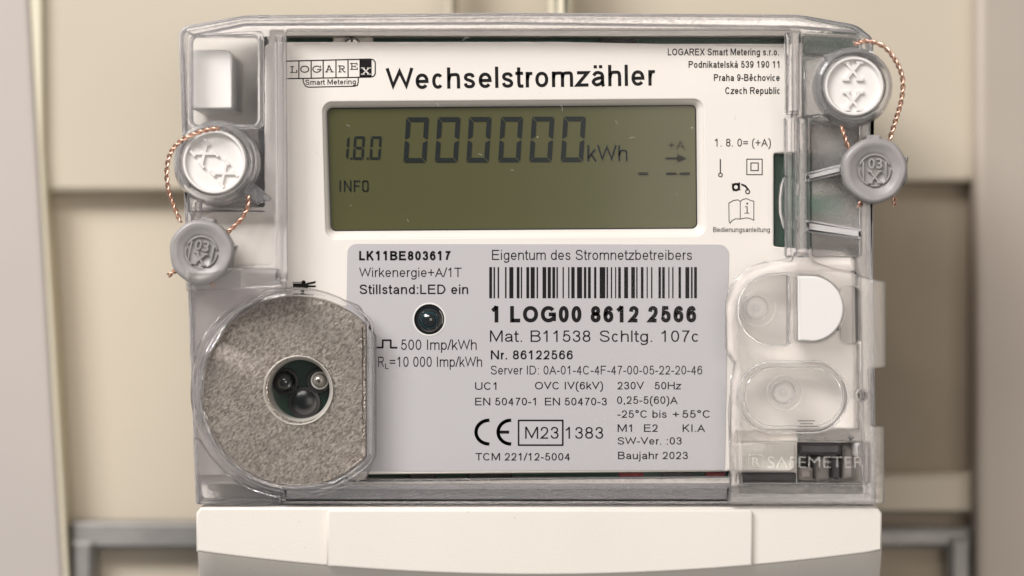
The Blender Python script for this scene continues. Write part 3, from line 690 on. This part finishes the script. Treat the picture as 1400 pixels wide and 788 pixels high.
# small notch tab at the left
extr('ring_tab', [rp([(274, 546), (279, 541), (284, 546), (284, 560), (279, 562)], 1.5)], -1, 3.0, .3, 'sinter', ring)
lathe('port_wall', 410, 533, [(47.5, 3.3), (46.6, 3.45), (45.4, 3.2), (41.2, .8), (40.8, 0), (40.5, -4.5)], 'rim', ring, 64)
pt = lathe('optical_port', 410, 533, [(0, -4.2), (46, -4.2), (46, -5)], 'pcbdark', meter, 48)
lathe('lens', 388, 523, [(0, -.4), (6, -.6), (11, -1.4), (14, -2.6), (14.5, -4.1)], 'lens', pt, 40)
lathe('lens', 414, 552, [(0, -2.6), (7, -2.7), (13, -2.9), (17, -3.2), (17.5, -4.1)], 'lens2', pt, 40)
lathe('lens_mount', 388, 523, [(14.6, -2.9), (18, -3.1), (18.6, -4.1)], 'black', pt, 40)
lathe('lens_mount', 414, 552, [(17.6, -3.2), (22, -3.3), (22.6, -4.1)], 'black', pt, 40)
lathe('lens_mount', 434, 522, [(0, -3.3), (17, -3.2), (18, -4.1)], 'black', pt, 40)
le = lathe('clear_led', 436, 521, [(0, .6), (4, .5), (7, 0), (9, -1), (9.4, -2), (12.4, -2.1), (12.6, -3.2)], 'bronze', pt, 40)
lathe('led_die', 436, 521, [(0, .9), (1.6, .8), (2, .55)], 'black', le, 16)
lathe('led_cup', 436, 521, [(3.6, .72), (4.6, .66), (5.2, .4)], 'screw', le, 24)
lathe('led_cup', 436, 521, [(10.2, -1.9), (11.4, -1.8), (12.4, -2.05)], 'cap', le, 24)

# --- terminal cover below
def arcy(x): return 786.5-32*((x-735)/466)**2
N_ = 40; xs = [271+(1205-271)*i/N_ for i in range(N_+1)]
tco = [(268, 702), (274, 694)]+[(1200, 694), (1206, 702)]+[(1206, arcy(1205))]+[(x, arcy(x)) for x in reversed(xs)]+[(268, arcy(271))]
tc = extr('terminal_cover', [clean(tco)], -30, 5.5, .5, 'cream', meter)
xs2 = [447+(1029-447)*i/30 for i in range(31)]
extr('raised_panel', [[(447, 700), (451, 696.5), (1025, 696.5), (1029, 700)]+[(x, arcy(x)+.2) for x in reversed(xs2)]], 5.0, 6.6, .5, 'cream', tc)
low = [(x, arcy(x)) for x in xs]
up = low; dn = [(276+(x-271)*(1199-276)/(1205-271), arcy(x)+75) for x in xs]
bm = bmesh.new()
A = [bm.verts.new(P(x, y-.5, 5.3)) for x, y in up]; B = [bm.verts.new(P(x, y, -5)) for x, y in dn]; B2 = [bm.verts.new(P(x, y+4, -30)) for x, y in dn]
for r0, r1 in ((A, B), (B, B2)):
    for i in range(N_): bm.faces.new((r0[i], r1[i], r1[i+1], r0[i+1])).smooth = True
for s in (0, -1):
    v = [bm.verts.new(P(up[s][0]+(.5 if s == 0 else -.5), up[s][1], -30))]; bm.faces.new((A[s], B[s], B2[s], v[0]))
bmesh.ops.recalc_face_normals(bm, faces=bm.faces[:])
from_bm('sloping_skirt', bm, 'cream', tc)

# ================================================================ clear cover
cov_o = rp([(244, 37, 15), (335, 21, 60), (700, 17.5), (1092, 20, 40), (1172, 34, 40), (1194, 52, 18), (1194, 383, 1), (1197, 583, 1), (1197, 690, 3), (268, 690, 4), (260, 480), (252, 280)], 4, 8)
tl_pocket = rrect(262, 49, 354, 171, 9)
main_hole = rp([(390.5, 42, 4), (1082, 41, 4), (1082, 352, 6), (1060, 357, 12), (1008, 378, 20), (992, 420, 20), (992, 480, 6), (1004, 500, 6), (996, 560, 10), (998, 652, 2), (516, 656, 2), (478, 656, 2)]+[(x, y, 0) for x, y in circ(405, 535, 134, 60, -60, -264)]+[(390.5, 385, 3)], 4)
win_hole = rp([(391, 42.5, 4), (1081.5, 41.5, 4), (1081.5, 351.5, 6), (1060, 357.5, 12), (1008, 378.5, 20), (992, 420, 20), (992, 480, 6), (1003.5, 500, 6), (995.5, 560, 10), (997.5, 651.5, 2), (516, 655.5, 2), (505, 650, 3), (517, 622, 6), (517, 458, 10), (486, 412, 20), (391, 395, 6)], 4)
ll_hole = rp([(258.5, 290, 4), (374, 290, 4), (374, 362, 4), (259.5, 362, 4)], 4)
rt_hole = rp([(1110, 168, 3), (1176, 168, 3), (1176, 352, 5), (1110, 352, 5)], 4)
rt_top = rp([(1098, 48, 2), (1176, 52, 8), (1176, 74, 6), (1098, 74, 2)], 3)
fl_hole = rp([(1008, 362, 1), (1176, 370, 3), (1180, 676, 2), (1004, 676, 2), (1004, 500, 3)], 3)
cover = bpy.data.objects.new('clear_cover', None); C.objects.link(cover); cover.parent = meter; cover.empty_display_size = .01
frame_o = cov_o
lower_left_hole = rp([(272, 376, 4), (380, 376, 4), (380, 383, 1), (388, 398, 4), (388, 646, 2), (280, 646, 4)], 3)
extr('cover_frame', [cov_o, tl_pocket, main_hole, ll_hole, rt_hole, rt_top, circ(293, 222, 49, 48), circ(1167, 118, 43, 48), rp([(1012, 372, 40), (1174, 372, 4), (1180, 676, 2), (1010, 676, 2)], 3)],
     1.6, 3.5, .5, 'satin', cover, bseg=4, backbev=.2)
cw = clean(cov_o) if area2(clean(cov_o)) > 0 else clean(cov_o)[::-1]
extr('cover_wall', [cw, inset(cw, 5.5)], -4, 1.5, .2, 'milky', cover, bseg=2, backbev=.3)
extr('cover_skirt', [cw, inset(cw, 3.0)], -12, -4.05, .1, 'milky', cover, bseg=1)
sheet('window', [win_hole], 3.0, 'sheet', cover)
sheet('window', [inset(ll_hole, .4)], 1.0, 'hazy', cover)
sheet('window', [inset(tl_pocket, .4)], 1.0, 'hazy', cover)
extr('pebbled_window', [inset(rt_hole, .5)], -.6, .6, .1, 'pebwin', cover)
extr('pebbled_window', [inset(rt_top, .5)], -.6, .6, .1, 'pebwin', cover)
# fine scratches and hairs on the clear window
sq = []; rs = random.Random(3)
for (x, y) in ((478, 166), (481, 284), (602, 141), (838, 170), (866, 196), (700, 236), (560, 300), (520, 330), (620, 332), (430, 210), (1000, 160), (930, 268), (640, 60), (760, 150), (560, 395), (655, 215), (900, 480), (600, 640), (690, 545), (740, 130)):
    a = rs.uniform(0, 6.28); rr = rs.uniform(3, 9); sp = rs.uniform(.5, 1.4)
    sq += stroke([(x+rr*math.cos(a+sp*k/5), y+rr*math.sin(a+sp*k/5)) for k in range(6)], rs.uniform(.35, .7))
bars('scratches', sq, 3.06, 'scratch', cover)['kind'] = 'stuff'
# ridges down the sides of the window
extr('ridge', [rp([(375, 47, 3), (390.5, 47, 3), (392, 384, 3), (377, 384, 3)], 3)], 3.6, 6.4, .6, 'satin', cover, bseg=5)
extr('ridge', [rp([(1075, 42, 3), (1096, 42, 3), (1096, 156, 3), (1075, 156, 3)], 3)], 3.6, 6.8, .6, 'satin', cover, bseg=5)
extr('ridge', [rp([(1073, 160, 3), (1086, 160, 3), (1086, 352, 3), (1074, 352, 3)], 3)], 3.6, 6.0, .5, 'satin', cover, bseg=5)
extr('ridge', [rp([(1089, 160, 3), (1107, 160, 3), (1107, 352, 3), (1089, 352, 3)], 3)], 3.6, 6.0, .6, 'satin', cover, bseg=5)
extr('ridge', [rp([(256, 46, 9), (360, 42, 6), (360, 176, 9), (256, 176, 9)], 4), rrect(263, 51, 352, 170, 7)], 3.6, 5.2, .5, 'clear', cover, bseg=4)
extr('ridge', [rp([(266, 276), (275, 276), (275, 305), (266, 305)], 2)], 1.2, 3.2, .4, 'satin', cover)
# cross bars over the circuit board and the curved lip
extr('bar', [rp([(1100, 237, 1), (1152, 224, 1), (1152, 238, 1), (1100, 250, 1)], 1)], 1.5, 4.6, .6, 'milky', cover)
extr('bar', [rp([(1100, 300, 1), (1178, 313, 1), (1178, 328, 1), (1100, 317, 1)], 1)], 1.5, 4.6, .6, 'milky', cover)
lip = stroke  # curved lip
outer = [(1074, 238), (1068, 252), (1065.5, 272), (1066, 292), (1070, 308), (1075, 318)]
innerl = [(1079, 314), (1074, 304), (1070.5, 290), (1070, 272), (1072.5, 254), (1078, 242)]
extr('lip', [outer+innerl], 1, 4.6, .25, 'clear', cover, bseg=2)
# white blocks seen through the pockets
extr('white_block', [rp([(261, 68, 3), (312, 68, 3), (317, 76, 2), (317, 148, 3), (261, 149, 3)], 3)], -16.9, .7, .35, 'block', meter)
# upper bevel sheet (light lavender rim of the top edge)
extr('top_lip', [rp([(250, 40, 12), (335, 24, 60), (700, 20.5), (1090, 23, 40), (1168, 37, 40), (1180, 46, 10), (1090, 38, 30), (700, 33), (335, 35, 60), (262, 50, 12)], 4)], 3.6, 5.4, .5, 'satin', cover, bseg=4)
# collar round the optical port
col_o = rp(circ(403, 536, 143, 60, 62, 268)+[(430, 680, 10), (470, 668, 20), (501, 653, 6), (514, 624, 6), (514, 460, 12), (492, 418, 14)], 3, 3)
hole = inset(clean([tuple(p) for p in ring_o]), 0)
if area2(hole) > 0: hole = hole[::-1]
hole = inset(hole, 1.5)
gro = inset(hole, 5.5)
extr('port_collar', [col_o, [p for p in hole]], 2.4, 4.8, .45, 'satin', cover, bseg=4)
rg = inset(hole, 9); rg2 = inset(hole, 6.6)
extr('collar_bead', [rg, rg2], 4.85, 5.5, .2, 'clear', cover, bseg=3)
extr('collar_bead', [rp([(505, 452, 3), (509, 452, 3), (509, 622, 3), (505, 622, 3)], 2)], 4.85, 5.5, .25, 'clear', cover, bseg=3)
# flange lower left, over the collar's surroundings and the bottom edge
fl = [(259, 367.5, 2), (377, 367.5, 3), (383, 374, 3), (386, 388, 8)]+[(x, y, 0) for x, y in circ(403, 536, 146, 24, 97, 160)]+[(259.5, 488, 2)]
extr('flange', [rp(fl, 3)], 3.6, 5.6, .25, 'satin', cover, bseg=3)
fl = [(263.5, 598, 2)]+[(x, y, 0) for x, y in circ(403, 536, 146, 24, 207, 262)]+[(384, 690, 3), (268, 690, 3)]
extr('flange', [rp(fl, 3)], 3.6, 5.6, .25, 'satin', cover, bseg=3)
extr('bottom_bar', [rp([(385, 664, 3), (1000, 662, 3), (1000, 689, 3), (385, 689, 3)], 3)], 3.6, 5.8, .9, 'pebble', cover, bseg=4)
extr('dark_strip', [rp([(372, 664), (1090, 664), (1186, 664), (1186, 684), (372, 684)], 2)], -16.9, -11, .3, 'darkgrey', meter)  # dark strip added in place of the unlit void behind the clear bar
# flange at the lower right with its moulded pockets
flr = rp([(1046, 357, 0)]+[(x, y, 0) for x, y in circ(1058, 423, 66, 24, 100, 190)]+[(994, 478, 6), (1006, 496, 6), (1000, 520, 8), (998, 690, 3), (1209, 690, 4), (1209, 584, 3), (1192, 582, 2), (1192, 505, 2), (1211, 502, 3), (1211, 385, 4), (1190, 381, 4), (1118, 360, 12), (1102, 345, 6), (1086, 345, 3), (1084, 357, 3)], 3, 4)
dleft = rp([(1077, 376, 2)]+[(x, y, 0) for x, y in circ(1058, 423.5, 47, 30, 92, 268)]+[(1077, 471, 2)], 2)
dright = rp([(1090, 376.5, 3)]+[(x, y, 0) for x, y in circ(1108.5, 422.5, 46, 30, 88, -88)]+[(1090, 468, 3)], 2)
stad = rp([(x, y, 0) for x, y in circ(1057, 543, 46, 24, 90, 270)]+[(x, y, 0) for x, y in circ(1111, 543, 46, 24, -90, 90)], 1)
winr = rrect(1015, 605, 1189, 661, 3)
extr('lock_flange', [flr, dleft, dright, stad, winr, circ(1178, 540.5, 6.5, 24), rrect(1150, 392, 1176, 470, 9), rrect(1090, 574.6, 1122, 575.2, .1)[:0] or rrect(1163, 598, 1166, 600, .5)], 4.0, 6.6, .35, 'frost', cover, bseg=4)
sheet('window', [inset(rrect(1150, 392, 1176, 470, 9), .3)], 4.6, 'hazy', cover)
sheet('window', [dleft], 4.4, 'hazy', cover)
sheet('window', [stad], 4.4, 'hazy', cover)
sheet('window', [winr], 5.0, 'sheet', cover)
for cx, cy in ((1034, 421), (1071, 536)):
    lathe('boss', cx, cy, [(0, 5.5), (2.5, 5.5), (3.4, 5.2), (10, 5.0), (14.6, 5.2), (15.6, 5.6), (16.6, 5.2), (17, 4.5)], 'clear', cover, 48, dref=5)
    lathe('boss', cx+2, cy+1, [(22, 4.55), (23, 4.95), (24.4, 4.95), (25, 4.55)], 'clear', cover, 48, dref=5)
extr('rim_bead', [inset(flr, 0), [(x, y) for x, y in flr][:0] or rrect(1210.4, 386, 1210.6, 387, .05)], 4, 4.01, 0, 'clear', cover) if False else None
def bead(loop, off, wd, d0, d1, m='clear'):
    l = clean(loop)
    if area2(l) < 0: l = l[::-1]
    a = inset(l, off); b = inset(l, off+wd); extr('moulded_bead', [a, b], d0, d1, .25, m, cover, bseg=3)
bead(dleft, -2.5, 1.6, 6.65, 7.2); bead(stad, -3.5, 1.8, 6.65, 7.3); bead(stad, 5, 1.2, 4.45, 5.0)
extr('divider', [rrect(1078.5, 377, 1081.5, 470, 1)], 4.2, 7.6, .3, 'clear', cover)
bars('moulded_slot', [rect(1091, 575, 1114, 576.2), rect(1094, 579, 1112, 580.2), rect(1091, 583.2, 1120, 584.2)], 6.64, 'inksoft', cover)
extr('moulded_catch', [rrect(1012, 531, 1022, 547, 1), rrect(1013.6, 532.6, 1020.4, 545.4, .8)], 6.65, 7.0, .05, 'clear', cover, bseg=2)
ht = lathe('eyelet', 1178, 540.5, [(6.4, 5), (6.4, 7.2), (7.2, 7.5), (9.2, 7.4), (9.8, 6.7)], 'clear', cover, 32, dref=6)
# half-round white plug and white tab
extr('white_plug', [inset(clean(dright) if area2(clean(dright)) > 0 else clean(dright)[::-1], 1.2)], -2, 7.4, .35, 'cap', meter)
extr('white_tab', [rp([(1003, 606, 3), (1087, 604, 3), (1087, 640, 4), (1080, 645, 3), (1003, 645, 2)], 3)], -9, 1.5, .4, 'cream', meter)
for x0, y0, x1, y1, h, mm in ((1004, 646.5, 1089, 661, -1.4, 'darkgrey'), (1092, 606, 1150, 622, -4, 'darkgrey'), (1116, 628, 1134, 658, -2, 'midgrey'), (1092, 640, 1112, 657, -5, 'wallgrey'), (1170, 606, 1178, 626, -1, 'cap'), (1138, 630, 1148, 656, -3, 'darkgrey'), (1152, 610, 1168, 656, -7, 'wallgrey')):
    extr('terminal_part', [rrect(x0, y0, x1, y1, 3)], -16.8, h, .6, mm, meter)
# moulded lettering in the clear flange
text('SAFEMETER', 1049, 1181, 639.5, 15, cover, 5.05, -.008, m='emb', name='moulded_letters', th=.3)
extr('moulded_letters', [rrect(1023, 621.5, 1043, 640.5, 3), rrect(1024.6, 623, 1041.4, 639, 2.4)], 5.05, 5.5, .08, 'emb', cover, bseg=2)
text('R', 1027.5, 1039, 636.6, 11, cover, 5.05, .004, m='emb', name='moulded_letters', th=.8)

# --- white sealing caps in clear sockets
def raised_x(cx, cy, sz, rot, d, th, m, parent, wd=3.4, name='raised_mark'):
    qs = []
    segs = [((-.5, -.62), (.5, .62)), ((.5, -.62), (-.5, .62)), ((-.72, -.62), (-.28, -.62)), ((.28, -.62), (.72, -.62)), ((-.72, .62), (-.28, .62)), ((.28, .62), (.72, .62))]
    cr, sr = math.cos(rot), math.sin(rot); bm = bmesh.new()
    for k, (a, b) in enumerate(segs):
        pa = [(cx+(x*cr-y*sr)*sz, cy+(x*sr+y*cr)*sz) for x, y in (a, b)]
        for q in stroke(pa, wd):
            c0 = (sum(p[0] for p in q)/4, sum(p[1] for p in q)/4)
            top = [(c0[0]+(x-c0[0])*.93, c0[1]+(y-c0[1])*.93) for x, y in q]
            h = d+th+k*.012
            v0 = [bm.verts.new(P(x, y, d-.05)) for x, y in q]; v1 = [bm.verts.new(P(x, y, h)) for x, y in inset(q if area2(q) > 0 else q[::-1], .3)]
            if area2(q) <= 0: v0 = v0[::-1]
            bm.faces.new(v1)
            for i in range(4): bm.faces.new((v0[i], v0[(i+1) % 4], v1[(i+1) % 4], v1[i]))
    bmesh.ops.recalc_face_normals(bm, faces=bm.faces[:])
    return from_bm(name, bm, m, parent)
def cap(cx, cy, r, marks):
    s = lathe('seal_socket', cx, cy, [(r+1, -9), (r+1, 4.2), (r+2.4, 6.2), (r+5, 7.0), (r+9, 6.6), (r+12, 5), (r+14.5, 2.5), (r+15.5, -1), (r+15.5, -9.5), (r+1, -9.5)], 'socket', cover, 72, dref=5, wob=lambda a: 1+.012*math.sin(2*a+1))
    c = lathe('sealing_cap', cx, cy, [(0, 5.2), (r-7, 5.2), (r-6, 5.5), (r-4.6, 6.3), (r-2, 6.3), (r-.3, 5.6), (r, 4.6), (r, -8)], 'cap', meter, 72, dref=5)
    for mx, my, sz, rot in marks: raised_x(mx, my, sz, rot, 5.2, .6, 'cap', c, 4.2)
    return c
cap(294, 222, 44, [(279, 210, 20, math.radians(52)), (306, 237, 20, math.radians(52))])
cap(1166.5, 118.5, 41, [(1166, 97, 19, 0), (1166, 138, 19, 0)])
extr('socket_arm', [rp([(1100, 82, 4), (1132, 76, 4), (1124, 120, 2), (1136, 158, 4), (1100, 160, 4)], 4)], 3.6, 5.4, .5, 'frost', cover, bseg=4)
extr('socket_arm', [rp([(318, 262, 2), (342, 246, 2), (372, 272, 3), (352, 279, 3)], 2)], -3, 4.8, .4, 'clear', cover, bseg=4)

# ================================================================ wire seals
def wire_seal(cx, cy, r, rot, label_, wires, d=7.0, squash=1.0, group='grey wire seals'):
    base = P(cx, cy, d)
    t = thing('wire_seal', label_, 'wire seal', base, group)
    inv = Matrix.Translation(-base)
    def adopt(o, par=None):
        o.parent = par or t
        if par is None: o.matrix_parent_inverse = inv
        return o
    wob = lambda a: 1+.018*math.sin(3*a+rot*5)+.012*math.sin(7*a+1)+.02*max(0, math.cos(a-rot-1.2))**8
    body = adopt(lathe('seal_body', cx, cy, [(0, d-4.2), (r-4, d-4.2), (r, d-3), (r+.6, d-1.4), (r, d-.2), (r-2, d+.45), (r-6, d+.6), (r-11, d+.25), (r-17, d-.15), (r-19.5, d-.25), (r-20, d-.35), (0, d-.35)], 'seal', None, 72, dref=d, wob=wob, ry=squash, sharp=60))
    # raised ring, two bars, 03 and X
    def sub(o): o.parent = body; return o
    cr, sr = math.cos(rot), math.sin(rot)
    def rt(x, y): return (cx+x*cr-y*sr, cy+(x*sr+y*cr)*squash)
    def ringseg(a0, a1, n=20):
        o_ = [rt(x, y) for x, y in circ(0, 0, 22.5, n, a0, a1)]; i_ = [rt(x, y) for x, y in circ(0, 0, 20.2, n, a0, a1)]
        return o_+i_[::-1]
    for a0, a1 in ((20, 160), (-60, 5), (175, 245), (255, 290)):
        sub(extr('embossed_ring', [ringseg(a0, a1)], d-.5, d+.15, .12, 'seal', None, bseg=2))
    for x in (-15.5, 15.5): sub(extr('embossed_bar', [[rt(x-1.1, -12), rt(x+1.1, -12), rt(x+1.1, 15), rt(x-1.1, 15)]], d-.5, d+.15, .1, 'seal', None, bseg=2))
    for ch, x0, x1 in (('0', -9.5, -.8), ('3', .8, 9.5)):
        p = rt(x0, -2.2); sub(text(ch, p[0], p[0]+(x1-x0), p[1], 14, None, d-.45, .012, rot=-rot, m='seal', name='embossed_digit', th=.7))
    p = rt(0, 9)
    raised_x(p[0], p[1], 12.5, rot, d-.4, .65, 'seal', body, 3.0, 'embossed_letter')
    # moulded tab on the rim
    a = rot-PI/2
    tb = [rt(-11, -r+1), rt(-9, -r-5), rt(8, -r-5), rt(11, -r+1), rt(8, -r+6), rt(-8, -r+6)]
    sub(extr('seal_tab', [rp([(x, y, 1.5) for x, y in tb], 1.5)], d-3.4, d+.1, .5, 'seal', None))
    tb = [rt(r-3, -18), rt(r+3, -20), rt(r+1, -4), rt(r+2, 12), rt(r-8, 28), rt(r-6, 8)]
    sub(extr('seal_flap', [rp([(x, y, 1) for x, y in tb], 1)], d-3.2, d-.4, .3, 'seal', None))
    for ptsw in wires:
        o = twisted('twisted_wire', [P(*q) for q in ptsw], None); adopt(o)
    return t
extr('flange_lip', [rp([(254, 367, 3), (380, 367, 3), (384, 392, 6), (254, 398, 3)], 3)], 9.0, 9.7, .2, 'frost', cover, bseg=3)
extr('flange_web', [rp([(330, 368, 2), (380, 368, 3), (384, 391, 6), (330, 393, 2)], 3)], 5.65, 8.95, .2, 'frost', cover, bseg=2)
wire_seal(275, 345, 43, math.radians(12), 'grey plastic wire seal at the left edge, partly behind clear plastic', [
    [(300, 176, 7.6), (276, 180, 8), (250, 191, 7), (234, 208, 6), (228, 232, 5), (230, 258, 4.5), (238, 282, 5), (247, 304, 6)],
    [(339, 268, 5.4), (338, 284, 4.8), (330, 300, 5), (316, 314, 6), (306, 322, 6)],
    [(246, 366, 6), (238, 372, 6.5), (230, 377, 6.8)],
    [(286, 380, 6), (290, 388, 6.3), (293, 392, 6.4)]], d=7.9)
wire_seal(1196, 233, 43.5, math.radians(0), 'grey plastic wire seal hanging beyond the right edge below the upright XX cap', [
    [(1168, 60, 5.5), (1180, 57, 7), (1196, 58.5, 7.5), (1212, 67, 7.5), (1226, 86, 7.5), (1234, 108, 7.5), (1233, 134, 7.5), (1226, 160, 7), (1219, 182, 6), (1214, 200, 5)],
    [(1151, 172, 5), (1154, 184, 6), (1158, 198, 6), (1164, 212, 5)],
    [(1182, 266, 4.5), (1178, 276, 5.5), (1174, 283, 6)],
    [(1222, 266, 4.5), (1223, 275, 5.5), (1223, 282, 6)]], d=8.0)
